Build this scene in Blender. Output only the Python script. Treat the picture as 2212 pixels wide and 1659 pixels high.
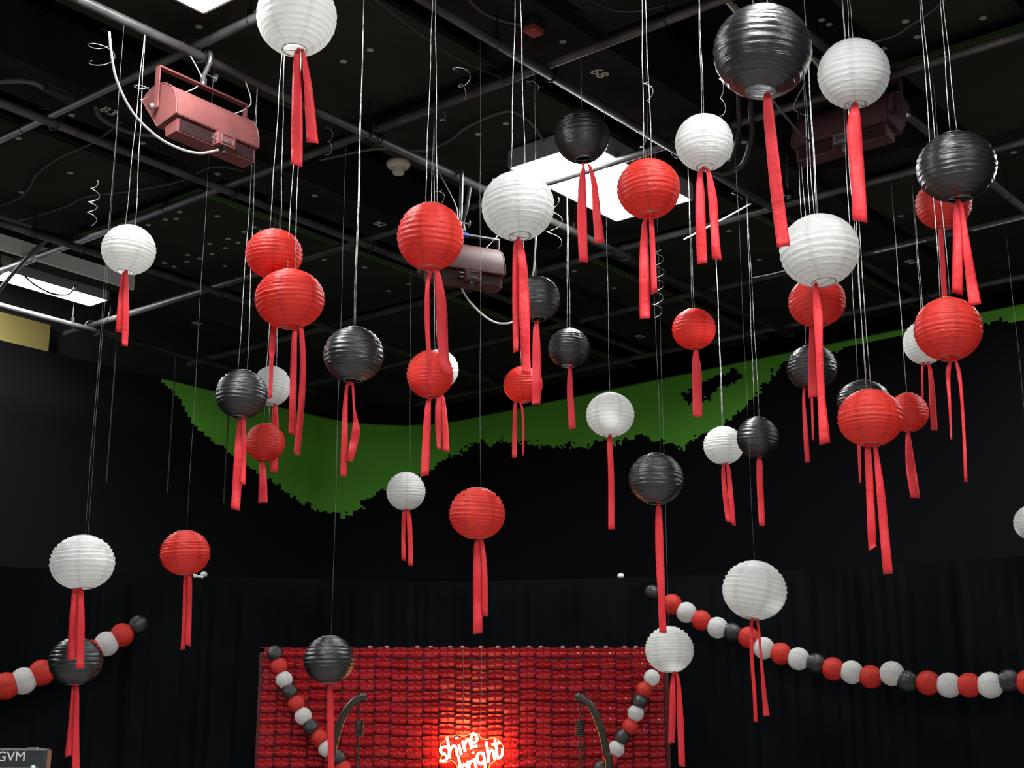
import bpy, bmesh, math, random
import numpy as np
from mathutils import Vector, Matrix, noise
for o in list(bpy.data.objects): bpy.data.objects.remove(o)
sc = bpy.context.scene
C = sc.collection
random.seed(7)
R = math.radians
# ------------------------------------------------------------------ camera, world, exposure
EYE = 1.6
F = 3094.0
TILT = R(15.0)
cam_d = bpy.data.cameras.new('camera'); cam = bpy.data.objects.new('camera', cam_d); C.objects.link(cam)
cam_d.sensor_width = 36.0; cam_d.lens = F/2212*36.0; cam_d.clip_start = 0.05; cam_d.clip_end = 100
cam.location = (0, 0, EYE); cam.rotation_euler = (R(90)+TILT, 0, 0)
sc.camera = cam
w = bpy.data.worlds.new('world'); sc.world = w; w.use_nodes = True
w.node_tree.nodes['Background'].inputs[0].default_value = (0.9, 0.95, 1.0, 1)
w.node_tree.nodes['Background'].inputs[1].default_value = 0.02
sc.view_settings.view_transform = 'Standard'; sc.view_settings.look = 'None'
sc.view_settings.gamma = 1.0; sc.view_settings.use_curve_mapping = False
sc.view_settings.exposure = 0.2
sc.cycles.max_bounces = 4; sc.cycles.diffuse_bounces = 4; sc.cycles.glossy_bounces = 2; sc.cycles.transmission_bounces = 3
TUBE_POWER = 43.0          # emission of the fluorescent ceiling fixtures
# ------------------------------------------------------------------ pixels to places
ct, st = math.cos(TILT), math.sin(TILT)
def ray(x, y):
    u = (x-1106)/F; v = (829.5-y)/F
    return Vector((u, ct-v*st, st+v*ct))
O = Vector((0, 0, EYE))
def atH(x, y, h):                      # h metres above the eye
    d = ray(x, y); return O+d*(h/d.z)
def atD(x, y, r):
    return O+ray(x, y).normalized()*r
def atY(x, y, Y):
    d = ray(x, y); return O+d*(Y/d.y)
def onPlane(x, y, p, n):
    d = ray(x, y); return O+d*((p-O).dot(n)/d.dot(n))
Av = Vector((math.sin(R(39)), math.cos(R(39)), 0)); Bv = Vector((-math.sin(R(51)), math.cos(R(51)), 0))
UP = Vector((0, 0, 1))
def AB(a, b, h): return Av*a+Bv*b+Vector((0, 0, EYE+h))
def proj(p):
    q = p-O; X = q.x; Z = q.y*ct+q.z*st; Yv = -q.y*st+q.z*ct
    return 1106+F*X/Z, 829.5-F*Yv/Z
# ------------------------------------------------------------------ materials
M = {}
def mat(name, col, rough=0.5, metal=0.0, spec=0.5, bump=0, bscale=40, var=0.0, vscale=8, sheen=0.0, coords='Object'):
    m = bpy.data.materials.new(name); m.use_nodes = True; M[name] = m
    nt = m.node_tree; N = nt.nodes; L = nt.links; b = N['Principled BSDF']
    b.inputs['Base Color'].default_value = (*col, 1); b.inputs['Roughness'].default_value = rough
    b.inputs['Metallic'].default_value = metal; b.inputs['Specular IOR Level'].default_value = spec
    if sheen: b.inputs['Sheen Weight'].default_value = sheen
    tc = N.new('ShaderNodeTexCoord')
    if var:
        n = N.new('ShaderNodeTexNoise'); n.inputs['Scale'].default_value = vscale; n.inputs['Detail'].default_value = 5
        L.new(tc.outputs[coords], n.inputs['Vector'])
        mx = N.new('ShaderNodeMix'); mx.data_type = 'RGBA'
        mx.inputs[6].default_value = (*[c*(1-var) for c in col], 1); mx.inputs[7].default_value = (*[min(1, c*(1+var)) for c in col], 1)
        rp = N.new('ShaderNodeValToRGB'); rp.color_ramp.elements[0].position = .35; rp.color_ramp.elements[1].position = .65
        L.new(n.outputs['Fac'], rp.inputs[0]); L.new(rp.outputs['Color'], mx.inputs[0]); L.new(mx.outputs[2], b.inputs['Base Color'])
    if bump:
        n2 = N.new('ShaderNodeTexNoise'); n2.inputs['Scale'].default_value = bscale; n2.inputs['Detail'].default_value = 4
        L.new(tc.outputs[coords], n2.inputs['Vector'])
        bp = N.new('ShaderNodeBump'); bp.inputs['Strength'].default_value = bump; bp.inputs['Distance'].default_value = .01
        L.new(n2.outputs['Fac'], bp.inputs['Height']); L.new(bp.outputs['Normal'], b.inputs['Normal'])
    return m
def paper(name, col, trans, rough, spec, ribk, seamk):
    m = bpy.data.materials.new(name); m.use_nodes = True; M[name] = m
    nt = m.node_tree; N = nt.nodes; L = nt.links; b = N['Principled BSDF']; out = N['Material Output']
    b.inputs['Roughness'].default_value = rough; b.inputs['Specular IOR Level'].default_value = spec
    ar = N.new('ShaderNodeAttribute'); ar.attribute_name = 'rib'
    asx = N.new('ShaderNodeAttribute'); asx.attribute_name = 'seam'
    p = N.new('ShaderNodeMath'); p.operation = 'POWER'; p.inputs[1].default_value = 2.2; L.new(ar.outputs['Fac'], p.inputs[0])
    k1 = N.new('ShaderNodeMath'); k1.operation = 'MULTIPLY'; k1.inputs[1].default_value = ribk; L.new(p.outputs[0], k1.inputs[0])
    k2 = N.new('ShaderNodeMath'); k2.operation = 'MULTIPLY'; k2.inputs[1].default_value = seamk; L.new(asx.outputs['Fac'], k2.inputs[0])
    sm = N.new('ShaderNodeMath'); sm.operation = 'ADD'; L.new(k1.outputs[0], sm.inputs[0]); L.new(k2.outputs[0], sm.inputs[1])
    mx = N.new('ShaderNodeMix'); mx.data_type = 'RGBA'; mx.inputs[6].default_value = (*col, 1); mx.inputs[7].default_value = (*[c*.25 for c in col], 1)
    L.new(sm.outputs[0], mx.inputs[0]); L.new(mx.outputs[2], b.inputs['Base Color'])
    tc = N.new('ShaderNodeTexCoord'); mp = N.new('ShaderNodeMapping'); mp.inputs['Scale'].default_value = (5, 5, 22) if name != 'black_paper' else (2.2, 2.2, 26); L.new(tc.outputs['Object'], mp.inputs[0])
    n = N.new('ShaderNodeTexNoise'); n.inputs['Scale'].default_value = 1.0; n.inputs['Detail'].default_value = 4; L.new(mp.outputs[0], n.inputs['Vector'])
    bp = N.new('ShaderNodeBump'); bp.inputs['Strength'].default_value = .5 if name != 'black_paper' else .45; bp.inputs['Distance'].default_value = .012
    L.new(n.outputs['Fac'], bp.inputs['Height']); L.new(bp.outputs['Normal'], b.inputs['Normal'])
    if trans:
        t = N.new('ShaderNodeBsdfTranslucent'); L.new(mx.outputs[2], t.inputs['Color'])
        ms = N.new('ShaderNodeMixShader'); ms.inputs[0].default_value = trans
        L.new(b.outputs[0], ms.inputs[1]); L.new(t.outputs[0], ms.inputs[2]); L.new(ms.outputs[0], out.inputs['Surface'])
    return m
def emit(name, col, s):
    m = bpy.data.materials.new(name); m.use_nodes = True; M[name] = m
    b = m.node_tree.nodes['Principled BSDF']
    b.inputs['Base Color'].default_value = (.8, .8, .8, 1); b.inputs['Emission Color'].default_value = (*col, 1); b.inputs['Emission Strength'].default_value = s; m.cycles.emission_sampling = 'FRONT'
    return m
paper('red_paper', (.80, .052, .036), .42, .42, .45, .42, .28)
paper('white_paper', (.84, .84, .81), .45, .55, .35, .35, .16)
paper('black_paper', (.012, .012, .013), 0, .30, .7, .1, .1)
mat('ribbon_red', (.66, .030, .038), .5, spec=.25, bump=.5, bscale=30)
mat('string_silver', (.46, .46, .45), .3, metal=.35, var=.7, vscale=30)
mat('thin_thread', (.16, .17, .16), .5)
mat('wire', (.30, .30, .29), .35, metal=.6)
mat('deck_black', (.006, .006, .006), .9, spec=.1)
mat('panel_black', (.022, .0225, .017), .95, spec=.08, bump=.3, bscale=200, var=.15, vscale=2)
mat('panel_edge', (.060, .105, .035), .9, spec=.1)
mat('beam_black', (.014, .013, .012), .9, spec=.12, var=.3, vscale=3)
mat('washer', (.30, .30, .25), .6)
mat('number_paint', (.62, .60, .48), .7)
mat('pipe_steel', (.085, .083, .08), .45, metal=.3, var=.35, vscale=7, bump=.15, bscale=60)
mat('clamp_black', (.02, .02, .02), .45, metal=.3)
mat('chrome', (.55, .55, .56), .25, metal=.9)
mat('cord_white', (.62, .62, .58), .5)
mat('cable_grey', (.075, .075, .07), .6)
mat('cable_black', (.018, .018, .018), .5)
mat('softlight_pink', (.15, .046, .043), .5, spec=.35, var=.12, vscale=9)
mat('softlight_brown', (.06, .021, .017), .55, spec=.22, var=.2, vscale=9)
mat('softlight_maroon', (.055, .020, .022), .5, spec=.3, var=.15, vscale=9)
mat('vent_mesh', (.022, .008, .008), .8, spec=.15, bump=.6, bscale=260)
mat('reflector', (.7, .7, .68), .6)
mat('tape_blue', (.05, .10, .45), .5)
mat('tag', (.42, .38, .28), .6)
mat('fixture_white', (.30, .30, .29), .5)
mat('trough_grey', (.80, .80, .74), .6)
emit('tube_glow', (.95, .985, 1.0), TUBE_POWER)
mat('detector', (.50, .47, .38), .6)
mat('strobe_red', (.32, .06, .05), .5)
mat('lens_black', (.004, .004, .004), .08, spec=.9)
mat('floor_paint', (.48, .47, .46), .6, spec=.3, var=.08, vscale=1)
mat('wall_grey', (.30, .30, .29), .9, var=.05, vscale=1)
mat('wall_black', (.013, .013, .014), .95, spec=.05)
mat('wall_dark', (.06, .06, .061), .9, spec=.1)
mat('green_paint', (.19, .62, .068), .95, spec=.08, var=.06, vscale=.9)
mat('black_paint', (.010, .010, .0115), .95, spec=.0)
mat('yellow_board', (.85, .66, .22), .7)
mat('velvet', (.0026, .0036, .0042), .9, spec=.06, sheen=.0, var=.3, vscale=3)
mat('knob_white', (.75, .78, .74), .4)
mat('sequin_red', (.40, .012, .018), .40, spec=.5, bump=.1, bscale=30)
mat('backdrop_mesh', (.10, .008, .012), .8)
mat('clip', (.7, .62, .6), .3)
mat('stand_bronze', (.055, .046, .036), .35, metal=.55)
mat('led_body', (.035, .036, .038), .38, spec=.5)
mat('led_rim', (.30, .30, .30), .35, metal=.6)
mat('print_white', (.72, .72, .72), .5)
mat('acrylic', (.75, .55, .30), .2)
mat('neon', (1, 1, 1)); b = M['neon'].node_tree.nodes['Principled BSDF']
b.inputs['Emission Color'].default_value = (1.0, .50, .15, 1); b.inputs['Emission Strength'].default_value = 26.0
M['neon'].cycles.emission_sampling = 'FRONT'
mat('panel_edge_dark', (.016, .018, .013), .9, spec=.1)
# ------------------------------------------------------------------ builders
def mesh(name, verts, faces, m=None, smooth=False):
    me = bpy.data.meshes.new(name); me.from_pydata([tuple(v) for v in verts], [], faces); me.update()
    if m: me.materials.append(M[m] if isinstance(m, str) else m)
    if smooth: me.polygons.foreach_set('use_smooth', [True]*len(me.polygons))
    return me
def link(name, me, parent=None):
    o = bpy.data.objects.new(name, me); C.objects.link(o)
    if parent is not None:
        o.parent = parent; o.matrix_parent_inverse = Matrix.Translation(-parent.location)
    return o
def tag(o, label=None, cat=None, group=None, kind=None):
    if label: o['label'] = label
    if cat: o['category'] = cat
    if group: o['group'] = group
    if kind: o['kind'] = kind
    return o
def empty(name, loc):
    o = bpy.data.objects.new(name, None); C.objects.link(o); o.location = loc; o.empty_display_size = .05
    return o
class MB:
    def __init__(s): s.v = []; s.f = []
    def add(s, vs, fs):
        k = len(s.v); s.v += [Vector(v) for v in vs]; s.f += [tuple(i+k for i in f) for f in fs]; return s
    def frame_box(s, c, ex, ey, ez):              # centre, three half-axis vectors
        vs = [c+ex*i+ey*j+ez*k for k in (-1, 1) for j in (-1, 1) for i in (-1, 1)]
        return s.add(vs, [(0, 2, 3, 1), (4, 5, 7, 6), (0, 1, 5, 4), (2, 6, 7, 3), (0, 4, 6, 2), (1, 3, 7, 5)])
    def box(s, x0, x1, y0, y1, z0, z1):
        return s.frame_box(Vector(((x0+x1)/2, (y0+y1)/2, (z0+z1)/2)), Vector(((x1-x0)/2, 0, 0)), Vector((0, (y1-y0)/2, 0)), Vector((0, 0, (z1-z0)/2)))
    def tube(s, pts, r, n=8, caps=True, closed=False):
        pts = [Vector(p) for p in pts]; k = len(pts); rr = r if isinstance(r, (list, tuple)) else [r]*k
        vs = []; prev = None
        for i, p in enumerate(pts):
            if closed: d = (pts[(i+1) % k]-pts[i-1])
            else: d = (pts[min(i+1, k-1)]-pts[max(i-1, 0)])
            d.normalize()
            if prev is None:
                t = d.cross(UP)
                if t.length < .05: t = d.cross(Vector((1, 0, 0)))
            else: t = prev-d*prev.dot(d)
            t.normalize(); prev = t; q = d.cross(t)
            vs += [p+(t*math.cos(2*math.pi*j/n)+q*math.sin(2*math.pi*j/n))*rr[i] for j in range(n)]
        fs = []
        for i in range(k if closed else k-1):
            for j in range(n):
                a0 = i*n+j; a1 = i*n+(j+1) % n; i2 = (i+1) % k
                fs.append((a0, a1, i2*n+(j+1) % n, i2*n+j))
        if caps and not closed: fs += [tuple(range(n-1, -1, -1)), tuple((k-1)*n+j for j in range(n))]
        return s.add(vs, fs)
    def lathe(s, c, axis, prof, n=24):            # prof: (radius, offset along axis)
        axis = axis.normalized(); t = axis.cross(UP)
        if t.length < .05: t = axis.cross(Vector((1, 0, 0)))
        t.normalize(); q = axis.cross(t); vs = []; fs = []
        for r, z in prof: vs += [c+axis*z+(t*math.cos(2*math.pi*j/n)+q*math.sin(2*math.pi*j/n))*max(r, 1e-4) for j in range(n)]
        for i in range(len(prof)-1):
            for j in range(n): fs.append((i*n+j, i*n+(j+1) % n, (i+1)*n+(j+1) % n, (i+1)*n+j))
        return s.add(vs, fs)
    def build(s, name, m, parent=None, smooth=False):
        me = mesh(name, s.v, s.f, m, smooth); o = link(name, me, parent); return o
def spline(pts, n=6):
    pts = [Vector(p) for p in pts]; out = []
    for i in range(len(pts)-1):
        p0 = pts[max(i-1, 0)]; p1 = pts[i]; p2 = pts[i+1]; p3 = pts[min(i+2, len(pts)-1)]
        for k in range(n):
            t = k/n
            out.append(.5*((2*p1)+(p2-p0)*t+(2*p0-5*p1+4*p2-p3)*t*t+(3*p1-p0-3*p2+p3)*t*t*t))
    return out+[pts[-1]]
def text_mesh(name, s, size, m, ext=0.001):
    cu = bpy.data.curves.new(name, 'FONT'); cu.body = s; cu.size = size; cu.extrude = ext; cu.align_x = 'CENTER'; cu.align_y = 'CENTER'; cu.resolution_u = 3
    o = bpy.data.objects.new(name, cu); C.objects.link(o)
    dg = bpy.context.evaluated_depsgraph_get(); me = bpy.data.meshes.new_from_object(o.evaluated_get(dg))
    bpy.data.objects.remove(o); me.name = name; me.materials.clear(); me.materials.append(M[m]); return me
def frame_matrix(loc, ex, ey):                     # local x along ex, local y along ey
    ex = ex.normalized(); ez = ex.cross(ey).normalized(); ey = ez.cross(ex)
    m = Matrix((ex, ey, ez)).transposed().to_4x4(); m.translation = loc; return m
def placed(name, me, mw, parent):
    o = bpy.data.objects.new(name, me); C.objects.link(o); o.parent = parent
    o.matrix_parent_inverse = Matrix.Translation(-parent.location); o.matrix_basis = mw
    return o
# ------------------------------------------------------------------ the room
HG = 3.40                                   # pipe grid above the eye
AMIN, AMAX, BMIN, BMAX = -4.5, 12.3, -4.5, 10.66
def room_box(name, a0, a1, b0, b1, z0, z1, m):
    c = Av*((a0+a1)/2)+Bv*((b0+b1)/2)+Vector((0, 0, (z0+z1)/2))
    o = MB().frame_box(c, Av*((a1-a0)/2), Bv*((b1-b0)/2), UP*((z1-z0)/2)).build(name, m); o['kind'] = 'structure'; return o
HD = EYE+4.15
room_box('floor', AMIN, AMAX, BMIN, BMAX, -.1, 0, 'floor_paint')
ceiling = room_box('ceiling', AMIN, AMAX, BMIN, BMAX, HD, HD+.1, 'deck_black')
room_box('wall_left', AMIN, AMAX, BMAX, BMAX+.1, 0, HD, 'wall_dark')
room_box('wall_right', AMAX, AMAX+.1, BMIN, BMAX, 0, HD, 'wall_black')
room_box('wall_back', AMIN, AMAX, BMIN-.1, BMIN, 0, HD, 'wall_grey')
room_box('wall_rear', AMIN-.1, AMIN, BMIN, BMAX, 0, HD, 'wall_grey')
# yellow board on the left wall
pb = AB(0, BMAX-.03, 0)
c0 = onPlane(-60, 665, pb, Bv); c1 = onPlane(107, 703, pb, Bv); c2 = onPlane(107, 790, pb, Bv)
a0 = c0.dot(Av); a1 = c1.dot(Av)
yb = MB().frame_box(Av*((a0+a1)/2)+Bv*(BMAX-.025)+UP*((c1.z+c2.z)/2), Av*((a1-a0)/2), Bv*.02, UP*((c1.z-c2.z)/2)).build('wall_board', 'yellow_board')
tag(yb, 'pale yellow board on the wall at the far left', 'board')
# cyclorama wall: green paint showing at the top of a black wall, rounded corner
GREEN = [(345, 800), (345, 822), (385, 855), (408, 900), (430, 932), (480, 965), (530, 1002), (600, 1050), (660, 1090), (740, 1116), (790, 1085), (830, 1052), (905, 1032), (945, 1000), (1020, 962), (1090, 950), (1150, 960), (1250, 965), (1320, 957), (1390, 942), (1440, 957), (1475, 962), (1530, 932), (1572, 908), (1602, 888), (1640, 838), (1690, 782), (1760, 766), (1850, 740), (1950, 720), (2060, 700), (2120, 695), (2160, 686), (2260, 700), (2260, 600), (1500, 700), (900, 800)]
HOLE = [(1470, 852), (1516, 824), (1590, 798), (1604, 812), (1566, 838), (1522, 862), (1488, 874)]
def inside(poly, x, y):
    c = False; n = len(poly); j = n-1
    for i in range(n):
        xi, yi = poly[i]; xj, yj = poly[j]
        if (yi > y) != (yj > y) and x < (xj-xi)*(y-yi)/(yj-yi)+xi: c = not c
        j = i
    return c
CA, CB, CR = 10.63, 10.27, 1.0
path = []
for i in range(170): path.append((3.0+(CA-CR-3.0)*i/170, CB))
for i in range(61):
    t = math.pi/2*i/60; path.append((CA-CR+CR*math.sin(t), CB-CR+CR*math.cos(t)))
for i in range(1, 301): path.append((CA, CB-CR-(CB-CR-2.2)*i/300))
path = [(a-.028*max(0, CB-CR-b), b+.031*max(0, CA-CR-a)) for a, b in path]     # neither wall is quite square to the pipe grid
zs = [0, .8, 1.6, 2.2]+[2.6+(EYE+3.4-2.6)*i/130 for i in range(131)]
vs = []; fs = []; mi = []
nz = len(zs)
for a, b in path:
    for z in zs: vs.append(Av*a+Bv*b+UP*z)
for i in range(len(path)-1):
    for j in range(nz-1):
        fs.append((i*nz+j, i*nz+j+1, (i+1)*nz+j+1, (i+1)*nz+j))
        c = (vs[i*nz+j]+vs[(i+1)*nz+j+1])*.5
        g = 1
        if j > 3:
            x, y = proj(c)
            k = noise.noise(Vector((x*.035, y*.035, 1)))*12+noise.noise(Vector((x*.11, y*.11, 5)))*9+random.uniform(-4, 4)
            if x > 1670: k = k*.35-5
            if inside(GREEN, x+k*.5, y+k) and not inside(HOLE, x+k*.6, y+k*.6): g = 0
        mi.append(g)
top0 = len(vs)
for a, b in path: vs.append(Av*(a+.0)+Bv*b+UP*(EYE+3.4)+(Av+Bv)*.07)
for i in range(len(path)-1): fs.append((i*nz+nz-1, top0+i, top0+i+1, (i+1)*nz+nz-1)); mi.append(1)
me = mesh('wall_cyclorama', vs, fs, 'green_paint', True); me.materials.append(M['black_paint']); me.polygons.foreach_set('material_index', mi)
o = link('wall_cyclorama', me); tag(o, 'curved cyclorama wall, black below with leftover green paint at the top', kind='structure')
# ------------------------------------------------------------------ ceiling panels, beams, numbers
HP = 3.60
washer_me = MB().lathe(Vector((0, 0, 0)), UP, [(.019, 0), (.019, -.004), (.006, -.007), (0, -.007)], 10)
washer_me = mesh('washer', washer_me.v, washer_me.f, 'washer')
WDOT = [(223, 63), (10, 86), (430, 57), (547, 24), (742, 132), (800, 107), (958, 195), (898, 214), (1093, 266), (1033, 289), (1270, 69), (1216, 89), (1400, 152), (1337, 40), (40, 298), (155, 248), (308, 308), (152, 373), (47, 415), (470, 375), (590, 336), (1775, 42), (1791, 52), (1956, 45), (2123, 38), (1981, 79), (1911, 103), (2104, 148), (2125, 164), (2034, 172), (2048, 191), (2193, 231), (2115, 255), (1943, 309), (2190, 328), (1783, 353), (1607, 306), (1637, 319), (388, 457), (469, 466), (549, 490), (527, 500), (564, 497), (493, 515), (514, 523), (453, 526), (487, 535), (458, 548), (405, 550), (432, 558), (404, 565), (486, 574), (376, 575), (381, 472), (320, 485), (357, 473), (355, 567), (840, 628), (883, 613), (788, 577), (1288, 637), (1241, 585), (1198, 598), (1327, 622), (1620, 570), (1575, 498), (1640, 560), (1946, 466), (1095, 723), (1050, 735), (1002, 747), (700, 560), (712, 392), (670, 505), (680, 422)]
def panel(a0, a1, b0, b1, th=.026, hp=HP, green_trim=False):
    c = AB((a0+a1)/2, (b0+b1)/2, hp+th/2+.004)
    p = MB().frame_box(c, Av*((a1-a0)/2), Bv*((b1-b0)/2), UP*(th/2)).build('ceiling_panel', 'panel_black', ceiling)
    e = MB()
    e.frame_box(AB(a0-.006, (a0+a1)/2*0+(b0+b1)/2, hp+th/2), Av*.006, Bv*((b1-b0)/2+.01), UP*(th/2+.004))
    e.frame_box(AB((a0+a1)/2, b0-.006, hp+th/2), Av*((a1-a0)/2+.01), Bv*.006, UP*(th/2+.004))
    e.build('edge_trim', 'panel_edge' if green_trim else 'panel_edge_dark', p)  # green overspray colour on some trims, near-black on the rest
    return (a0, a1, b0, b1, p)
PAN = []
for a0, a1 in ((.1, 2.70), (2.82, 5.30), (5.45, 7.92), (8.05, 10.7)):
    rows = [(7.03, 8.38), (8.55, 9.15), (4.42, 5.66), (1.0, 2.10), (2.14, 3.72)]
    if a0 > 8: rows = [(7.20, 8.45), (8.6, 10.0), (5.80, 6.22), (4.42, 5.66), (1.0, 2.10), (2.14, 3.75)]
    elif a0 > 5: rows = rows[:3]+[(1.0, 2.0), (2.04, 2.72)]
    for b0, b1 in rows:
        PAN.append(panel(a0, a1, b0, b1, green_trim=(a0 > 5 and b0 > 7) or (a0 > 8 and b0 > 4)))
PAN.append(panel(6.53, 7.92, .6, 2.72, .02, HP-.08, True))
def ceil_hit(x, y):
    for P in PAN:
        h = P[4].data.vertices[0].co.z-EYE
        q = atH(x, y, h); a = q.dot(Av); b = q.dot(Bv)
        if P[0]+.02 < a < P[1]-.02 and P[2]+.02 < b < P[3]-.02: return q, P[4]
    return None, None
BEAMS = [(4.03, .19, .0, 10.6), (6.52, .19, .0, 10.4), (9.30, .17, 6.6, 9.6)]
beams = []
for b, hw, a0, a1 in BEAMS:
    beams.append(MB().frame_box(AB((a0+a1)/2, b, HP+.17), Av*((a1-a0)/2), Bv*hw, UP*.17).build('beam', 'beam_black', ceiling))
for a in (2.76, 5.375, 7.985):
    MB().frame_box(AB(a, 5.0, HP+.24), Av*.14, Bv*5.0, UP*.16).build('cross_beam', 'beam_black', ceiling)
for x, y in WDOT:
    q, p = ceil_hit(x, y)
    if p is None:
        best = None
        for bi, (b, hw, a0, a1) in enumerate(BEAMS):
            t = atH(x, y, HP)
            if abs(t.dot(Bv)-b) < hw-.02 and a0 < t.dot(Av) < a1: best = (t, beams[bi])
        if best: q, p = best
        else: q = atH(x, y, 4.15); p = ceiling
    o = placed('washer', washer_me, Matrix.Translation(q-UP*.001), p if p.parent is None else p)
for s, x, y, sz in (('83', 235, 240, .105), ('68', 1294, 158, .105), ('82', 820, 484, .095), ('64', 1966, 565, .1), ('63', 425, 698, .09), ('67', 1378, 727, .09)):
    q = atH(x, y, HP); b = q.dot(Bv); k = min(range(3), key=lambda i: abs(BEAMS[i][0]-b))
    q = AB(q.dot(Av), BEAMS[k][0]+max(-.08, min(.08, b-BEAMS[k][0])), HP-.002)
    # read from below: letters run along A, tops point back towards the camera side
    me = text_mesh('number', s, sz, 'number_paint')
    placed('number', me, frame_matrix(q, Av, -Bv), beams[k])
# ------------------------------------------------------------------ pipe grid
PR = .0242
APIPES = [(2.80, -3.8, 9.9), (4.02, -3.8, 9.9), (5.24, -3.8, 10.1), (6.47, -3.8, 9.8), (8.02, -1, 9.6), (9.56, 0, 8.9)]
BPIPES = [(2.76, -3.8, 9.9), (4.0, -3.8, 9.9), (5.25, -3.8, 9.9), (6.45, -3.8, 9.95), (7.68, -3.8, 9.9), (8.82, -3.8, 9.85), (9.98, -1, 9.3)]
LA = {2.80: 'overhead grid pipe behind the strings at the top right edge', 4.02: 'dark overhead grid pipe crossing near the painted number 68', 5.24: 'long bright overhead grid pipe that carries the pink softlight', 6.47: 'dark overhead grid pipe under the painted numbers 83 and 82', 8.02: 'dark overhead grid pipe above the left ceiling lamp', 9.56: 'bright grid pipe running along the far left wall below the ceiling lamp'}
LB = {2.76: 'nearest cross pipe of the grid at the top edge', 4.0: 'bright cross pipe meeting the pipe above the pink softlight', 5.25: 'dark cross pipe running beside the round smoke detector', 6.45: 'cross pipe running behind the white lantern at the left toward the wall', 7.68: 'bright cross pipe passing right behind the square ceiling lamp', 8.82: 'dim cross pipe behind the big white lantern on the right', 9.98: 'farthest dim cross pipe just above the green wall'}
def ring(mb, c, axis, r, tr, n=14):
    t = axis.cross(UP).normalized() if abs(axis.z) < .9 else Vector((1, 0, 0)); q = axis.cross(t)
    mb.tube([c+(t*math.cos(2*math.pi*i/n)+q*math.sin(2*math.pi*i/n))*r for i in range(n)], tr, 6, closed=True)
for fam, lst, lab, dz in (('A', APIPES, LA, 0), ('B', BPIPES, LB, .0)):
    for k, (v, s0, s1) in enumerate(lst):
        f = (lambda s: AB(s, v, HG)) if fam == 'A' else (lambda s: AB(v, s, HG+.049))
        ax = Av if fam == 'A' else Bv
        root = empty('grid_pipe', f(s0)); tag(root, lab[v], 'pipe', 'overhead lighting grid pipes')
        mb = MB(); mb.tube([f(s0), f(s1)], PR, 14); mb.build('pipe', 'pipe_steel', root, True)
        if fam == 'A':
            for a, b0, b1 in BPIPES:
                if s0 < a < s1 and b0 < v < b1:
                    cl = MB(); ring(cl, f(a+.02), (Av+Bv*.35).normalized(), PR+.012, .006); ring(cl, f(a-.03)+UP*.03, (Bv+Av*.4).normalized(), PR+.02, .005)
                    cl.frame_box(f(a)+UP*.024+Av*.05, Av*.014, Bv*.02, UP*.03)
                    cl.build('clamp', 'clamp_black', root)
        s = s0+.7+.35*k
        while s < s1:
            p = f(s)
            h = MB(); h.tube([p+UP*PR, p+UP*(.26 if fam == 'A' else .22)], .0045, 6); ring(h, p, ax, PR+.003, .004, 10)
            h.frame_box(p+UP*(PR+.02), ax*.008, ax.cross(UP)*.014, UP*.02)
            h.build('hanger_rod', 'clamp_black', root)
            s += 1.9
        if fam == 'A' and v == 9.56:
            for s in (5.2, 6.7, 7.3, 7.9):
                h = MB(); h.tube([AB(s, v+.03, HG), AB(s, v+.03, 2.2)], .006, 6); h.build('upright_rod', 'clamp_black', root)
# ------------------------------------------------------------------ fluorescent ceiling fixtures
def fixture(a0, a1, b0, b1, h, label, hh=.11):
    root = empty('ceiling_light', AB(a0, b0, h)); tag(root, label, 'ceiling light', 'fluorescent ceiling lights')
    t = .006; c = AB((a0+a1)/2, (b0+b1)/2, h); ha = (a1-a0)/2; hb = (b1-b0)/2
    m = MB()
    for s in (-1, 1):
        m.frame_box(c+Av*s*ha+UP*hh/2, Av*t, Bv*(hb+t), UP*hh/2)
        m.frame_box(c+Bv*s*hb+UP*hh/2, Av*(ha+t), Bv*t, UP*hh/2)
    m.frame_box(c+UP*(hh+.005), Av*ha, Bv*hb, UP*.005)
    m.build('housing', 'fixture_white', root)
    MB().frame_box(c+UP*.012, Av*(ha-.012), Bv*(hb-.012), UP*.003).build('diffuser', 'tube_glow', root)
    h2 = MB()
    for sa in (-.8, .8): h2.tube([c+Av*sa*ha+UP*(hh+.01), AB(0, 0, 4.15)*0+Vector((c+Av*sa*ha).to_tuple()[:2]+(HD,))], .005, 6)
    h2.build('suspension_rod', 'clamp_black', root)
def fit_fixture(L, Bt, Rt, h, label):
    p, q, r = atH(*L, h), atH(*Bt, h), atH(*Rt, h)
    fixture(p.dot(Av), q.dot(Av), r.dot(Bv), q.dot(Bv), h, label)
fit_fixture((1102, 363), (1331, 479), (1487, 428), 3.47, 'bright rectangular ceiling lamp behind a black and a red lantern')
q = atH(440, 30, 3.47); fixture(q.dot(Av)-1.1, q.dot(Av), q.dot(Bv)-.56, q.dot(Bv), 3.47, 'bright ceiling lamp cut off by the top edge beside the pink softlight')
fixture(4.6, 6.36, 9.26, 9.50, 3.57, 'long bright ceiling lamp near the yellow board at the far left')
fixture(-.4, .8, -.6, 0, 3.47, 'ceiling lamp right behind the camera, rightmost of the four near ones')
fixture(-.4, .8, 2.2, 2.8, 3.47, 'ceiling lamp behind the camera on the left, nearest the left wall')
fixture(3.0, 4.2, -.6, 0, 3.47, 'ceiling lamp past the right edge close to the camera')
fixture(3.0, 4.2, 1.6, 2.2, 3.47, 'ceiling lamp straight above the camera, ahead of the others')
fixture(4.2, 5.5, 9.75, 10.25, 4.0, 'unseen lamp added past the left edge to brighten the yellow board')  # added lamp, out of view, put here to brighten the yellow board
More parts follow.
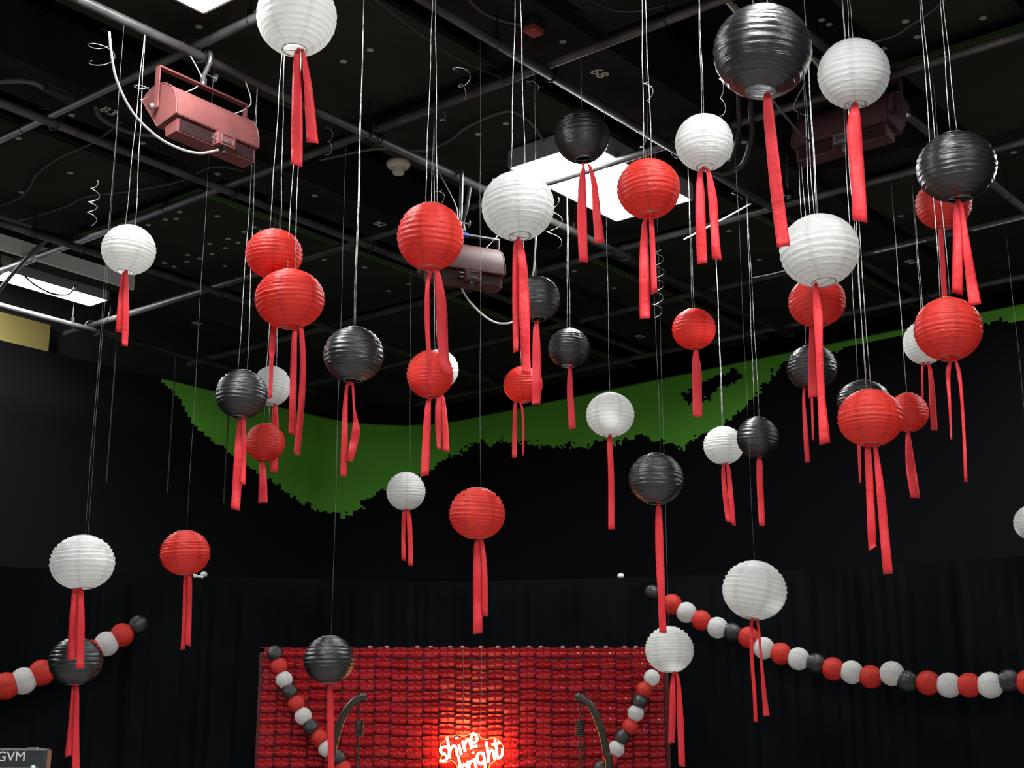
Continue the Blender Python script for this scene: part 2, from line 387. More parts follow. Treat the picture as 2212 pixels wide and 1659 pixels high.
fixture(8.4, 9.6, 1.55, 2.15, 3.47, 'unseen lamp added past the right edge beyond the last lanterns')  # added side lamp, out of view, raises the light on the far lanterns
fixture(2.5, 3.7, 8.2, 8.8, 3.47, 'unseen lamp added past the left edge above the left curtain')  # second added side lamp, brightens the far lanterns and the green wall
# grey trough above the left lamp
p0 = AB(4.40, 8.52, 3.42); p1 = AB(6.06, 8.52, 3.42)
tr = MB().frame_box((p0+p1)/2+UP*.055, Av*.83, Bv*.012, UP*.055); tr.frame_box((p0+p1)/2+Bv*.08+UP*.10, Av*.83, Bv*.08, UP*.008)
o = tr.build('cable_trough', 'trough_grey'); tag(o, 'long pale grey metal trough above the left ceiling lamp', 'trough')
# ------------------------------------------------------------------ softlights hanging in the grid
def softlight(near, ax, up_u, length, m, label, hb, yoke_m=None, hang=None, cord=None, sw=.56, blue=False):
    # near: pivot on the near end plate; ax: along the body; up_u: horizontal, away from the viewer; hb: height of the yoke bar over the pivot
    root = empty('softlight', near); tag(root, label, 'stage light', 'hanging softlights')
    P = lambda s, u, z: near+ax*s+up_u*u+UP*z
    shell = [(.135, .085), (.105, .112), (.06, .130), (.01, .135), (-.045, .122), (-.09, .092), (-.122, .048), (-.138, -.005), (-.142, -.060)]
    L = length
    body = MB()
    sh = shell
    vs = []; nsh = len(sh)
    for s in (0, L):
        vs += [P(s, *q) for q in sh]
    inn = [(q[0]*.96, q[1]*.96) for q in sh]
    for s in (0, L): vs += [P(s, *q) for q in inn]
    fs = [(i, i+1, nsh+i+1, nsh+i) for i in range(nsh-1)]+[(2*nsh+i, 3*nsh+i, 3*nsh+i+1, 2*nsh+i+1) for i in range(nsh-1)]
    body.add(vs, fs)
    body.build('curved_hood', m, root, True)
    ep = sh+[(0, -.092)]
    for s, d in ((0, -1), (L, 1)):
        e = MB(); k = len(ep)
        e.add([P(s-d*.004, *q) for q in ep]+[P(s+d*.004, *q) for q in ep], [tuple(range(k)), tuple(range(2*k-1, k-1, -1))]+[(i, (i+1) % k, k+(i+1) % k, k+i) for i in range(k)])
        rim = MB(); rim.tube([P(s+d*.003, *q) for q in ep], .0035, 6, closed=True)
        pe = e.build('end_plate', m, root); rim.build('rim', m, pe)
    fl = MB(); fl.add([P(0, -.142, -.062), P(L, -.142, -.062), P(L, 0, -.092), P(0, 0, -.092), P(0, -.142, -.066), P(L, -.142, -.066), P(L, 0, -.096), P(0, 0, -.096)], [(0, 1, 2, 3), (7, 6, 5, 4), (0, 4, 5, 1), (3, 2, 6, 7)])
    fl.build('base_plate', m, root)
    op = MB(); op.add([P(.01, 0, -.088), P(L-.01, 0, -.088), P(L-.01, .125, .08), P(.01, .125, .08)], [(0, 1, 2, 3)]); op.build('reflector', 'reflector', root)
    # lamp housing trough
    hx = [(-.035, -.098), (-.130, -.078), (-.130, -.145), (-.050, -.152)]
    h = MB(); h.add([P(.012, *q) for q in hx]+[P(L-.012, *q) for q in hx], [(0, 1, 2, 3), (7, 6, 5, 4), (0, 4, 5, 1), (1, 5, 6, 2), (2, 6, 7, 3), (3, 7, 4, 0)])
    ho = h.build('lamp_housing', m, root)
    for s0, s1 in ((.025, L*sw-.06), (L*sw+.075, L-.025)):
        v = MB(); v.frame_box(P((s0+s1)/2, -.1315, -.110), ax*((s1-s0)/2), up_u*.0015, UP*.028); v.build('vent_grille', 'vent_mesh', ho)
    x = MB(); x.frame_box(P(L*sw, -.150, -.108), ax*.050, up_u*.022, UP*.032); b = x.build('switch_box', m, root)
    fr = MB(); c = P(L*sw+.004, -.1735, -.106)
    for dz in (-.02, .02): fr.frame_box(c+UP*dz, ax*.036, up_u*.0015, UP*.002)
    for ds in (-.036, .036): fr.frame_box(c+ax*ds, ax*.002, up_u*.0015, UP*.02)
    fr.frame_box(c-UP*.013, ax*.014, up_u*.002, UP*.003)
    fr.build('switch_frame', 'chrome', b)
    cg = MB(); cg.lathe(P(L*sw, -.150, -.140), -UP, [(.018, 0), (.018, .012), (.010, .016), (.008, .035)], 12); cg.build('cable_gland', 'clamp_black', b)
    sp = MB(); 
    for dz in (.012, -.012): sp.tube([P(L*sw-.05, -.150, -.106+dz), P(L*sw-.078, -.150, -.106+dz)], .004, 6)
    sp.build('latch', 'chrome', b)
    g = MB(); g.frame_box(P(L*sw-.01, -.136, -.022), ax*.026, up_u*.002, UP*.014); g.build('rating_tag', 'tag', root)
    # yoke
    ym = yoke_m or m
    y = MB()
    y.frame_box(P(L/2, 0, hb), ax*(L/2+.022), up_u*.017, UP*.0045)
    y.frame_box(P(-.020, 0, hb/2), ax*.003, up_u*.016, UP*(hb/2)); y.frame_box(P(L+.020, 0, hb/2), ax*.003, up_u*.016, UP*(hb/2))
    y.build('yoke', ym, root)
    for s, d in ((-.022, -1), (L+.022, 1)):
        kn = MB(); kn.lathe(P(s, 0, 0), ax*d, [(.004, 0), (.004, .012), (.014, .014), (.017, .022), (.012, .032), (0, .034)], 12)
        kn.build('pivot_knob', 'chrome', root, True)
    if blue:
        t = MB(); t.frame_box(P(L*.42, 0, hb), ax*.10, up_u*.0195, UP*.0075); t.build('blue_tape', 'tape_blue', root)
    # clamp: spigot, C-body over the pipe, wing bolt
    cm = MB(); c = P(L/2, 0, hb); top = hang
    cm.lathe(c, UP, [(.017, 0), (.017, .045), (.012, .05), (.012, .07)], 12)
    pts = [c+UP*.06, c+UP*.10+up_u*-.03, Vector((c.x, c.y, top-.03))-up_u*.045, Vector((c.x, c.y, top+.015))-up_u*.042, Vector((c.x, c.y, top+.042))-up_u*.012, Vector((c.x, c.y, top+.030))+up_u*.03]
    cm.tube(spline(pts, 4), .013, 8)
    cl = cm.build('pipe_clamp', 'chrome', root, True)
    wb = MB(); wb.lathe(c+UP*.075+ax*.015, ax, [(.005, 0), (.005, .05), (.022, .052), (.022, .058), (0, .06)], 12); wb.build('wing_bolt', 'chrome', cl)
    # safety cables
    for k, s in ((0, L*.25), (1, L*.86)):
        q0 = P(s, 0, .13); q1 = Vector((near.x, near.y, top+.03))+ax*(s+(.05 if k else -.02))
        mid = (q0+q1)/2+ax*(.10 if k else .12)
        sc_ = MB(); sc_.tube(spline([q0, q0*.5+mid*.5+ax*.03, mid, q1], 6), .0032, 6); sc_.build('safety_cable', 'cord_white', root, True)
    if cord:
        k = MB(); k.tube(spline(cord, 6), .0055, 8); k.build('power_cord', 'cord_white' if m != 'softlight_maroon' else 'cable_black', root, True)
    return root
pivot = AB(3.80, 5.24, 3.03)
def cordpts(pts, d0, d1): return [atD(x, y, d0+(d1-d0)*i/(len(pts)-1)) for i, (x, y) in enumerate(pts)]
r1 = softlight(pivot, Av, Bv, .50, 'softlight_pink', 'pink softlight hanging at upper left with a white cord', .215, hang=EYE+HG, cord=cordpts([(236, 68), (241, 118), (253, 176), (287, 243), (338, 294), (388, 321), (432, 331), (472, 324)], 6.6, 6.55))
ax2 = Vector((math.sin(R(65)), math.cos(R(65)), 0)); u2 = Vector((-math.sin(R(25)), math.cos(R(25)), 0))
c2 = atH(992, 575, 2.84)
softlight(c2-ax2*.25, ax2, u2, .48, 'softlight_brown', 'brown softlight with a blue taped yoke behind a red lantern', .20, yoke_m='chrome', hang=EYE+HG, blue=True, cord=cordpts([(997, 621), (1010, 645), (1037, 675), (1064, 694), (1088, 699), (1112, 692), (1138, 655), (1152, 590), (1158, 510)], 8.35, 8.5))
near3 = AB(6.30, 2.62, 3.13)
softlight(near3, Bv, Av, .52, 'softlight_maroon', 'dark maroon softlight behind the white lantern at upper right', .20, hang=EYE+HG+.049, cord=cordpts([(1664, 209), (1702, 257), (1730, 290), (1757, 310)], 6.7, 6.85), sw=.45)
# ------------------------------------------------------------------ ceiling clutter
def cable(pts, h, r, m, name, label, cat='cable', group='cables along the ceiling', n=6):
    root = MB(); P3 = [atH(x, y, h if not isinstance(h, (list, tuple)) else h[i]) for i, (x, y) in enumerate(pts)]
    root.tube(spline(P3, n), r, 7)
    o = root.build(name, m, None, True); tag(o, label, cat, group); return o
HC = 3.57
cable([(263, 263), (230, 288), (196, 311), (128, 341), (81, 375), (61, 409), (34, 432), (-10, 448)], HC, .006, 'cable_grey', 'conduit', 'thin grey conduit curving down the left edge of the ceiling')
cable([(690, 346), (815, 321), (909, 326), (970, 304), (1004, 277), (1054, 253), (1098, 240), (1132, 253), (1159, 280), (1181, 316)], HC, .009, 'cable_grey', 'conduit', 'arched grey conduit running into the bright ceiling lamp')
cable([(206, 230), (216, 253), (243, 270), (287, 287), (345, 294)], HC-.03, .014, 'cable_grey', 'hose', 'dark grey hose beside the painted number 83')
cable([(1880, 93), (1934, 76), (1968, 54), (2005, 30), (2040, 0), (2060, -20)], HC-.1, .006, 'cable_grey', 'conduit', 'thin cable rising to the top edge right of the white lantern')
cable([(-10, 492), (135, 449), (186, 425), (287, 412), (388, 392), (459, 361), (527, 370)], HC, .006, 'cable_grey', 'conduit', 'long thin cable crossing behind the pink softlight')
cable([(1005, -12), (1038, 24), (1088, 46), (1141, 57)], HC, .007, 'cable_grey', 'conduit', 'cable leading to the small red strobe')
cable([(800, -8), (869, 44), (936, 95), (1004, 135), (1088, 169), (1173, 189)], HC-.02, .003, 'cable_grey', 'wire_line', 'hair thin wire slanting across the top centre', 'wire')
cable([(1262, -10), (1300, 12), (1341, 24), (1390, 22), (1448, 8)], HC-.03, .008, 'cable_black', 'cable', 'black cable sagging at the top edge right of centre')
cable([(1620, 190), (1622, 240), (1624, 287), (1607, 351), (1566, 375), (1530, 366)], [3.45, 3.4, 3.35, 3.28, 3.24, 3.25], .017, 'cable_black', 'flexible_conduit', 'thick black flexible conduit looping beside a white lantern')
cable([(1594, 190), (1596, 240), (1597, 270), (1590, 310), (1578, 345)], [3.45, 3.4, 3.36, 3.32, 3.3], .013, 'cable_black', 'flexible_conduit', 'straighter black flexible conduit next to the looping one')
cable([(1478, 517), (1530, 490), (1581, 463), (1622, 440)], HG-.09, .006, 'cord_white', 'cord', 'white cord along the bright cross pipe behind two lanterns')
cable([(1888, 546), (1940, 534), (2000, 520)], HG-.09, .004, 'cord_white', 'cord', 'short pale cord under the dim pipe right of the big white lantern')
cable([(2100, 498), (2150, 486), (2225, 468)], HG-.09, .004, 'cord_white', 'cord', 'pale cord reaching the right edge under the dim pipe')
cable([(1625, 600), (1665, 592), (1712, 580)], HG-.09, .004, 'cord_white', 'cord', 'pale cord just left of the big white lantern on the right')
cable([(54, 597), (75, 615), (110, 633), (140, 637), (155, 630), (162, 618)], 3.5, .008, 'cable_black', 'cable', 'dark cable sagging across the left ceiling lamp')
cable([(-20, 650), (20, 600), (60, 555), (100, 520)], [3.3, 3.35, 3.4, 3.45], .016, 'cable_grey', 'flexible_conduit', 'grey flexible conduit dropping past the left ceiling lamp')
cable([(925+90, 405), (1008, 450), (1000, 480), (1003, 500)], [3.35, 3.22, 3.16, 3.1], .012, 'cable_grey', 'flexible_conduit', 'ribbed grey conduit above the brown softlight')
pr = empty('cable_plug', atH(85, 184, 3.3)); tag(pr, 'black cable with a square plug at the upper left edge', 'plug')
t = MB(); t.tube(spline([atH(-20, 178, 3.3), atH(40, 175, 3.3), atH(75, 180, 3.3), atH(97, 192, 3.3)], 6), .013, 8); t.build('cable', 'cable_grey', pr, True)
p0, p1 = atH(97, 188, 3.3), atH(150, 213, 3.29); d = (p1-p0).normalized(); sd = d.cross(UP).normalized()
t = MB(); t.frame_box((p0+p1)/2, d*((p1-p0).length/2), sd*.024, UP*.018); t.frame_box(p1, d*.008, sd*.030, UP*.023); t.build('plug_body', 'cable_black', pr)
# steel gusset brackets beside the largest black lantern
for gx, gy, lab in ((1585, 30, 'pale steel bracket left of the largest black lantern'), (1768, 150, 'pale steel bracket right of the largest black lantern')):
    q = atH(gx, gy, 3.52); root = empty('gusset_bracket', q); tag(root, lab, 'bracket', 'steel ceiling brackets')
    g = MB(); t3 = [q-Av*.10+UP*.04, q+Av*.13-UP*.02, q+Av*.02+UP*.06]; k3 = Bv*.006
    g.add([p-k3 for p in t3]+[p+k3 for p in t3], [(0, 1, 2), (5, 4, 3), (0, 3, 4, 1), (1, 4, 5, 2), (2, 5, 3, 0)]); g.build('plate', 'detector', root)
    MB().tube([q+UP*.05, q+UP*.3], .008, 6).build('rod', 'clamp_black', root)
# smoke detector, strobe, dome camera
q = atH(861, 352, 3.60); root = empty('smoke_detector', q); tag(root, 'round beige smoke detector on the ceiling above the red lanterns', 'detector')
MB().lathe(q, -UP, [(0, -.01), (.072, -.01), (.076, .012), (.064, .030), (.05, .034)], 28).build('base', 'detector', root, True)
MB().lathe(q-UP*.03, -UP, [(.05, 0), (.04, .012), (.036, .04), (.03, .046), (0, .048)], 28).build('sensor_head', 'detector', root, True)
q = atH(1152, 66, 3.53); root = empty('strobe', q); tag(root, 'small dim red strobe on the ceiling at the top centre', 'strobe')
MB().frame_box(q+UP*.03, Av*.05, Bv*.04, UP*.02).build('base', 'clamp_black', root); MB().frame_box(q, Av*.042, Bv*.033, UP*.014).build('lens', 'strobe_red', root)
q = atH(1703, 422, 3.35); root = empty('dome_camera', q); tag(root, 'small glossy black dome hanging beside a long red ribbon', 'camera')
MB().lathe(q, UP, [(0, -.032), (.018, -.027), (.03, -.010), (.032, .002), (.024, .02), (.01, .03)], 20).build('dome', 'lens_black', root, True)
MB().tube([q+UP*.03, q+UP*.25], .006, 8).build('stem', 'chrome', root)
# ------------------------------------------------------------------ paper lanterns
def shade_mesh(seed, cols=48, bands=15, sub=5, detail=1.0, theta=.305):
    rnd = random.Random(seed); cuts = [0]
    for i in range(bands): cuts.append(cuts[-1]+1*(1+rnd.uniform(-.28, .28)))
    cuts = [c/cuts[-1] for c in cuts]
    rows = []
    for i in range(bands):
        for j in range(sub): rows.append((cuts[i]+(cuts[i+1]-cuts[i])*j/sub, j/sub, i))
    rows.append((1.0, 0, bands-1))
    vs = []; rib = []; seam = []
    ph0 = [rnd.uniform(0, 6.28) for _ in range(bands+1)]
    for v, p, bi in rows:
        th = theta+(math.pi-2*theta)*v
        top = min(1, max(0, 1-(v-.28)/.42))
        sag = math.sin(math.pi*p)
        for c in range(cols):
            f = 2*math.pi*c/cols
            wr = noise.noise(Vector((math.cos(f)*4+seed*3, math.sin(f)*4, bi*1.7)))
            wr2 = noise.noise(Vector((math.cos(f)*11+seed*3, math.sin(f)*11, bi*2.3+p*2)))
            amp = (.010+.050*top)*(1+.7*wr)
            rr = 1-sag*amp*detail+detail*sag*(.25+top)*.020*wr2
            t2 = th+detail*(.030*top*sag+.010*noise.noise(Vector((math.cos(f)*2, math.sin(f)*2, bi*.9+seed))))*1.0
            vs.append((math.sin(t2)*math.cos(f)*rr, math.sin(t2)*math.sin(f)*rr, math.cos(t2)*rr))
            rib.append(max(0, 1-min(p, 1-p)*sub) if True else 0)
            seam.append(1.0 if c % 8 == 0 else 0.0)
    fs = []
    for i in range(len(rows)-1):
        for c in range(cols): fs.append((i*cols+c, i*cols+(c+1) % cols, (i+1)*cols+(c+1) % cols, (i+1)*cols+c))
    me = mesh('paper_shade', vs, fs, None, True)
    for nm, dat in (('rib', rib), ('seam', seam)):
        at = me.attributes.new(nm, 'FLOAT', 'POINT'); at.data.foreach_set('value', dat)
    return me
def wire_mesh(theta=.305):
    m = MB(); r = math.sin(theta); z = math.cos(theta)
    for s in (-1, 1): m.tube([Vector((r*math.cos(2*math.pi*i/20), r*math.sin(2*math.pi*i/20), s*z)) for i in range(20)], .014, 6, closed=True)
    for s in (-1, 1): m.tube([Vector((s*r, 0, -z)), Vector((s*r*.3, 0, 0)), Vector((s*r, 0, z))], .010, 5)
    m.tube([Vector((-r, 0, -z)), Vector((0, 0, -z-.02)), Vector((r, 0, -z))], .010, 5)
    return mesh('wire_frame', m.v, m.f, 'wire', True)
SH = {}
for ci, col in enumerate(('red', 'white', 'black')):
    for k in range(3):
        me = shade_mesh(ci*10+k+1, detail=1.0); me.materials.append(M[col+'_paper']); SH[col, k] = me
WIRE = wire_mesh()
def ribbon_mesh(rows, P, seed, waves=.004):
    # rows: (y_left, x_left, y_right, x_right) in photo pixels, dropped onto the vertical plane P(x, y)
    rnd = random.Random(seed); dense = []
    L = [P(r[1], r[0]) for r in rows]; Rr = [P(r[3], r[2]) for r in rows]
    L = spline(L, 5); Rr = spline(Rr, 5); vs = []; fs = []; nc = 5
    nrm = (O-L[0]); nrm.z = 0; nrm.normalize(); k = len(L)
    ph = rnd.uniform(0, 6); fq = rnd.uniform(.5, .9)
    for i in range(k):
        for c in range(nc):
            t = c/(nc-1); q = L[i].lerp(Rr[i], t); wd = (Rr[i]-L[i]).length
            dd = math.sin(i*fq+ph)*waves*(.3+i/k)+(t-.5)*math.sin(i*.33+ph*2)*wd*.22+math.sin(t*3.14)*wd*.05+.10*wd*noise.noise(Vector((i*.55, t*1.7+i*.2, seed)))
            vs.append(q+nrm*dd)
    for i in range(k-1):
        for c in range(nc-1): fs.append((i*nc+c, i*nc+c+1, (i+1)*nc+c+1, (i+1)*nc+c))
    return mesh('ribbon', vs, fs, 'ribbon_red', True)
def snap(x, y, px, nominal):
    r0 = nominal*F/px; best = None; d = ray(x, y).normalized()
    for fam, lst in ((Av, BPIPES), (Bv, APIPES)):
        for v, s0, s1 in lst:
            c = d.dot(fam)
            if c <= .01: continue
            r = v/c
            e = abs(r/r0-1)
            if e < .13 and (best is None or e < best[0]): best = (e, r)
    return best[1] if best else r0
G = 'hanging paper lanterns'
def W(*a): return a
def rb(*rows):                       # shorthand rows: (y, xl, xr) or (yl, xl, yr, xr)
    return [(r[0], r[1], r[0], r[2]) if len(r) == 3 else r for r in rows]
LANT = [
 # colour, cx, cy, w, h, nominal size, label, ribbons, thin string?
 ('white', 641, 36, 166, 164, .31, 'white paper lantern cut by the top edge with two red ribbons', [rb((106, 640, 648), (125, 634, 648), (200, 631, 652), (300, 629, 654), (357, 628, 362, 653)), rb((106, 648, 655), (125, 652, 662), (200, 657, 676), (309, 662, 312, 688))]),
 ('black', 1647, 112, 204, 194, .37, 'largest black paper lantern with one long wide red ribbon', [rb((200, 1652, 1662), (230, 1648, 1670), (330, 1656, 1682), (440, 1667, 1695), (537, 1679, 531, 1707))]),
 ('white', 1844, 159, 147, 143, .30, 'white paper lantern at upper right just beside the largest black one', [rb((222, 1841, 1852), (245, 1834, 1858), (290, 1830, 1862), (380, 1837, 1868), (474, 1842, 482, 1874))]),
 ('black', 1257, 295, 117, 116, .24, 'black paper lantern in front of the bright ceiling lamp', [rb((352, 1257, 1260), (366, 1256, 1264), (400, 1249, 1266), (480, 1247, 1268), (564, 1251, 567, 1270)), rb((352, 1266, 1270), (364, 1272, 1279), (400, 1277, 1291), (460, 1280, 1298), (526, 1285, 522, 1306))]),
 ('white', 1521, 308, 123, 122, .25, 'white paper lantern between a red lantern and the largest black one', [rb((362, 1516, 1521), (375, 1507, 1518), (420, 1503, 1522), (500, 1503, 1525), (569, 1506, 568, 1528)), rb((362, 1523, 1527), (375, 1526, 1536), (430, 1530, 1549), (500, 1535, 1553), (559, 1538, 563, 1559))]),
 ('red', 1401, 408, 136, 128, .25, 'red paper lantern overlapping the right side of the bright ceiling lamp', [rb((468, 1393, 1399), (485, 1387, 1398), (540, 1382, 1401), (620, 1381, 1403), (690, 1382, 688, 1404)), rb((468, 1402, 1408), (485, 1402, 1413), (540, 1404, 1416), (638, 1406, 632, 1420))]),
 ('white', 1119, 445, 157, 149, .30, 'large white paper lantern just right of the brown softlight', [rb((515, 1116, 1123), (530, 1109, 1120), (580, 1107, 1122), (680, 1107, 1121), (764, 1109, 760, 1119)), rb((515, 1118, 1124), (530, 1116, 1130), (570, 1119, 1138), (640, 1120, 1143), (740, 1124, 1145), (806, 1128, 811, 1147))]),
 ('red', 930, 511, 145, 147, .25, 'large red paper lantern partly covering the brown softlight', [rb((580, 931, 937), (592, 924, 934), (615, 919, 928), (680, 917, 928), (760, 921, 931), (838, 925, 830, 936)), rb((580, 935, 942), (592, 938, 951), (660, 941, 965), (760, 946, 969), (806, 952, 812, 978))]),
 ('black', 2066, 361, 161, 144, .30, 'black paper lantern high near the right edge above a red one', [rb((430, 2066, 2072), (455, 2060, 2078), (540, 2058, 2081), (632, 2057, 637, 2080)), rb((432, 2070, 2075), (460, 2074, 2084), (540, 2080, 2098), (610, 2087, 2111), (663, 2093, 658, 2120))]),
 ('red', 2038, 441, 115, 104, .275, 'red paper lantern peeking out below the black one near the right edge', [rb((488, 2028, 2037), (520, 2027, 2039), (580, 2031, 2043), (665, 2036, 2048))]),
 ('white', 1770, 541, 167, 152, .30, 'big white paper lantern on the right with a long trailing ribbon', [rb((612, 1758, 1765), (630, 1756, 1768), (680, 1757, 1777), (760, 1762, 1778), (860, 1766, 1783), (962, 1770, 957, 1794)), ]),
 ('red', 1765, 652, 121, 106, .25, 'red paper lantern hidden behind the bottom of the big white one', [rb((698, 1750, 1755), (720, 1748, 1760), (800, 1746, 1763), (861, 1746, 858, 1766))]),
 ('white', 278, 540, 112, 104, .25, 'white paper lantern at the far left above the grid pipe', [rb((584, 269, 274), (600, 261, 270), (660, 254, 266), (716, 249, 719, 263)), rb((584, 272, 276), (600, 268, 277), (680, 264, 279), (746, 263, 749, 276))]),
 ('red', 592, 549, 122, 106, .25, 'upper red paper lantern of the pair left of centre', [rb((600, 588, 596), (700, 584, 598), (760, 581, 594), (780, 582, 591), (862, 580, 858, 588))]),
 ('red', 626, 646, 149, 126, .30, 'larger lower red paper lantern of the pair left of centre', [rb((704, 641, 647), (720, 631, 642), (800, 627, 641), (880, 625, 640), (936, 623, 940, 638)), rb((704, 645, 650), (720, 646, 657), (800, 648, 661), (900, 642, 656), (974, 635, 981, 648), (978, 640, 976, 650))]),
 ('black', 764, 766, 131, 120, .25, 'black paper lantern above the lowest point of the green paint', [rb((824, 753, 758), (840, 745, 752), (900, 739, 751), (960, 737, 751), (1028, 735, 1029, 748)), rb((824, 758, 763), (840, 760, 765), (880, 762, 767), (910, 763, 774), (935, 759, 778), (970, 753, 770), (994, 750, 998, 762))]),
 ('black', 1158, 646, 106, 98, .25, 'black paper lantern half hidden behind the long ribbons of a white one', [rb((693, 1158, 1163), (710, 1152, 1165), (780, 1150, 1169), (830, 1150, 1169), (874, 1149, 872, 1167))]),
 ('black', 1229, 752, 91, 86, .25, 'small black paper lantern catching light on its top, centre right', [rb((790, 1230, 1234), (810, 1226, 1236), (860, 1225, 1239), (928, 1229, 926, 1244))]),  # plain black paper; its pale top comes from the lamp above
 ('red', 929, 809, 102, 104, .25, 'red paper lantern overlapping a white one in the middle', [rb((858, 926, 931), (875, 919, 931), (940, 913, 930), (1030, 909, 1027, 926))]),
 ('white', 948, 798, 86, 86, .25, 'white paper lantern mostly hidden behind the middle red one', [rb((850, 948, 953), (868, 941, 952), (920, 940, 953), (970, 944, 972, 953)), rb((850, 952, 956), (868, 953, 962), (920, 954, 968), (974, 956, 976, 971))]),
 ('red', 1130, 831, 86, 80, .25, 'small red paper lantern below the long white lantern ribbons', [rb((866, 1112, 1116), (880, 1109, 1117), (930, 1107, 1117), (988, 1106, 989, 1116)), rb((866, 1120, 1124), (880, 1125, 1130), (920, 1128, 1133), (984, 1128, 984, 1132))]),
 ('red', 1499, 711, 95, 88, .25, 'small bright red paper lantern alone right of centre', [rb((752, 1500, 1507), (770, 1496, 1510), (800, 1495, 1515), (860, 1496, 1516), (899, 1497, 902, 1517))]),
 ('white', 1318, 896, 105, 96, .25, 'white paper lantern against the green band right of centre', [rb((940, 1314, 1320), (960, 1312, 1323), (1040, 1314, 1327), (1144, 1314, 1144, 1328))]),
 ('white', 1997, 740, 88, 92, .25, 'white paper lantern half covered by a red one near the right edge', [rb((782, 1993, 1997), (800, 1990, 1995), (850, 1991, 1995), (890, 1992, 890, 1995)), rb((782, 2001, 2006), (800, 2005, 2014), (860, 2007, 2021), (930, 2011, 931, 2025))]),
 ('red', 2048, 711, 139, 132, .25, 'large red paper lantern near the right edge with two thin ribbons', [rb((774, 2053, 2058), (800, 2043, 2054), (825, 2044, 2053), (880, 2049, 2055), (950, 2053, 950, 2057)), rb((774, 2060, 2064), (800, 2066, 2075), (860, 2074, 2081), (960, 2080, 2087), (1040, 2083, 1041, 2090))]),
 ('black', 1754, 794, 106, 95, .25, 'black paper lantern behind the trailing ribbon of the big white one', [rb((838, 1734, 1739), (870, 1733, 1740), (930, 1735, 1745), (999, 1739, 998, 1750)), rb((838, 1750, 1755), (880, 1752, 1757), (952, 1754, 951, 1759))]),
 ('black', 1865, 864, 110, 82, .25, 'black paper lantern showing only its top behind a red one', [rb((905, 1853, 1859), (960, 1852, 1860), (1044, 1856, 1044, 1861))]),
 ('red', 1880, 903, 137, 120, .25, 'front red paper lantern of the cluster at lower right', [rb((958, 1873, 1879), (975, 1868, 1882), (1060, 1871, 1888), (1150, 1874, 1892), (1190, 1877, 1180, 1893)), rb((958, 1884, 1889), (975, 1887, 1897), (1060, 1893, 1911), (1160, 1901, 1921), (1240, 1908, 1239, 1929))]),
 ('red', 1962, 891, 84, 82, .24, 'smaller red paper lantern at the right of the lower right cluster', [rb((929, 1958, 1965), (950, 1956, 1968), (1010, 1957, 1978), (1075, 1967, 1077, 1988))]),
 ('white', 1563, 962, 87, 82, .25, 'white paper lantern touching a black one on the right', [rb((1000, 1563, 1567), (1015, 1558, 1566), (1070, 1561, 1572), (1126, 1568, 1130, 1580)), rb((1000, 1567, 1571), (1015, 1569, 1578), (1070, 1573, 1584), (1133, 1580, 1136, 1590))]),
 ('black', 1637, 945, 91, 88, .25, 'black paper lantern touching a white one on the right', [rb((986, 1638, 1643), (1005, 1634, 1647), (1070, 1636, 1650), (1136, 1640, 1137, 1653))]),
 ('black', 1417, 1034, 119, 110, .25, 'black paper lantern with a long ribbon reaching the curtain', [rb((1086, 1418, 1424), (1110, 1416, 1430), (1190, 1416, 1434), (1290, 1421, 1437), (1366, 1424, 1368, 1440))]),
 ('white', 877, 1061, 85, 83, .25, 'small white paper lantern under the green band near the centre', [rb((1098, 873, 877), (1115, 868, 877), (1160, 867, 876), (1210, 867, 1213, 877)), rb((1098, 877, 881), (1115, 878, 888), (1160, 880, 891), (1221, 881, 1224, 892))]),
 ('red', 1031, 1109, 123, 112, .25, 'red paper lantern against the black wall straight above the sign', [rb((1160, 1029, 1036), (1180, 1024, 1041), (1240, 1022, 1042), (1320, 1022, 1042), (1370, 1022, 1367, 1042)), rb((1160, 1034, 1040), (1180, 1038, 1047), (1240, 1041, 1053), (1329, 1041, 1332, 1054))]),
 ('white', 178, 1215, 132, 112, .25, 'white paper lantern at the lower left above a black one', [rb((1266, 160, 172), (1290, 154, 172), (1360, 148, 172), (1428, 145, 1423, 162)), rb((1266, 170, 177), (1290, 168, 181), (1360, 166, 183), (1444, 163, 1445, 180))]),
 ('red', 400, 1194, 105, 94, .25, 'red paper lantern at the lower left above the curtain edge', [rb((1238, 400, 405), (1255, 396, 403), (1330, 394, 402), (1403, 390, 1402, 400)), rb((1238, 405, 410), (1255, 404, 415), (1330, 402, 414), (1393, 400, 1396, 412))]),
 ('black', 164, 1428, 110, 97, .25, 'black paper lantern at the lower left in front of the garland', [rb((1474, 158, 166), (1500, 153, 167), (1570, 147, 164), (1636, 140, 1631, 156)), rb((1474, 164, 169), (1500, 160, 171), (1590, 157, 171), (1720, 154, 173))]),
 ('black', 522, 852, 111, 105, .25, 'black paper lantern left of a white one at centre left', [rb((900, 520, 526), (920, 512, 527), (980, 506, 530), (1050, 502, 522), (1100, 499, 1104, 518)), rb((900, 524, 528), (920, 522, 531), (980, 524, 532), (1045, 518, 1050, 530))]),
 ('white', 587, 834, 82, 86, .25, 'white paper lantern half behind a black one at centre left', [rb((872, 591, 597), (895, 587, 601), (950, 585, 602), (1018, 583, 1021, 599))]),
 ('red', 573, 956, 85, 83, .25, 'red paper lantern below the black and white pair at centre left', [rb((994, 564, 570), (1010, 560, 574), (1050, 559, 577), (1086, 558, 1086, 578))]),
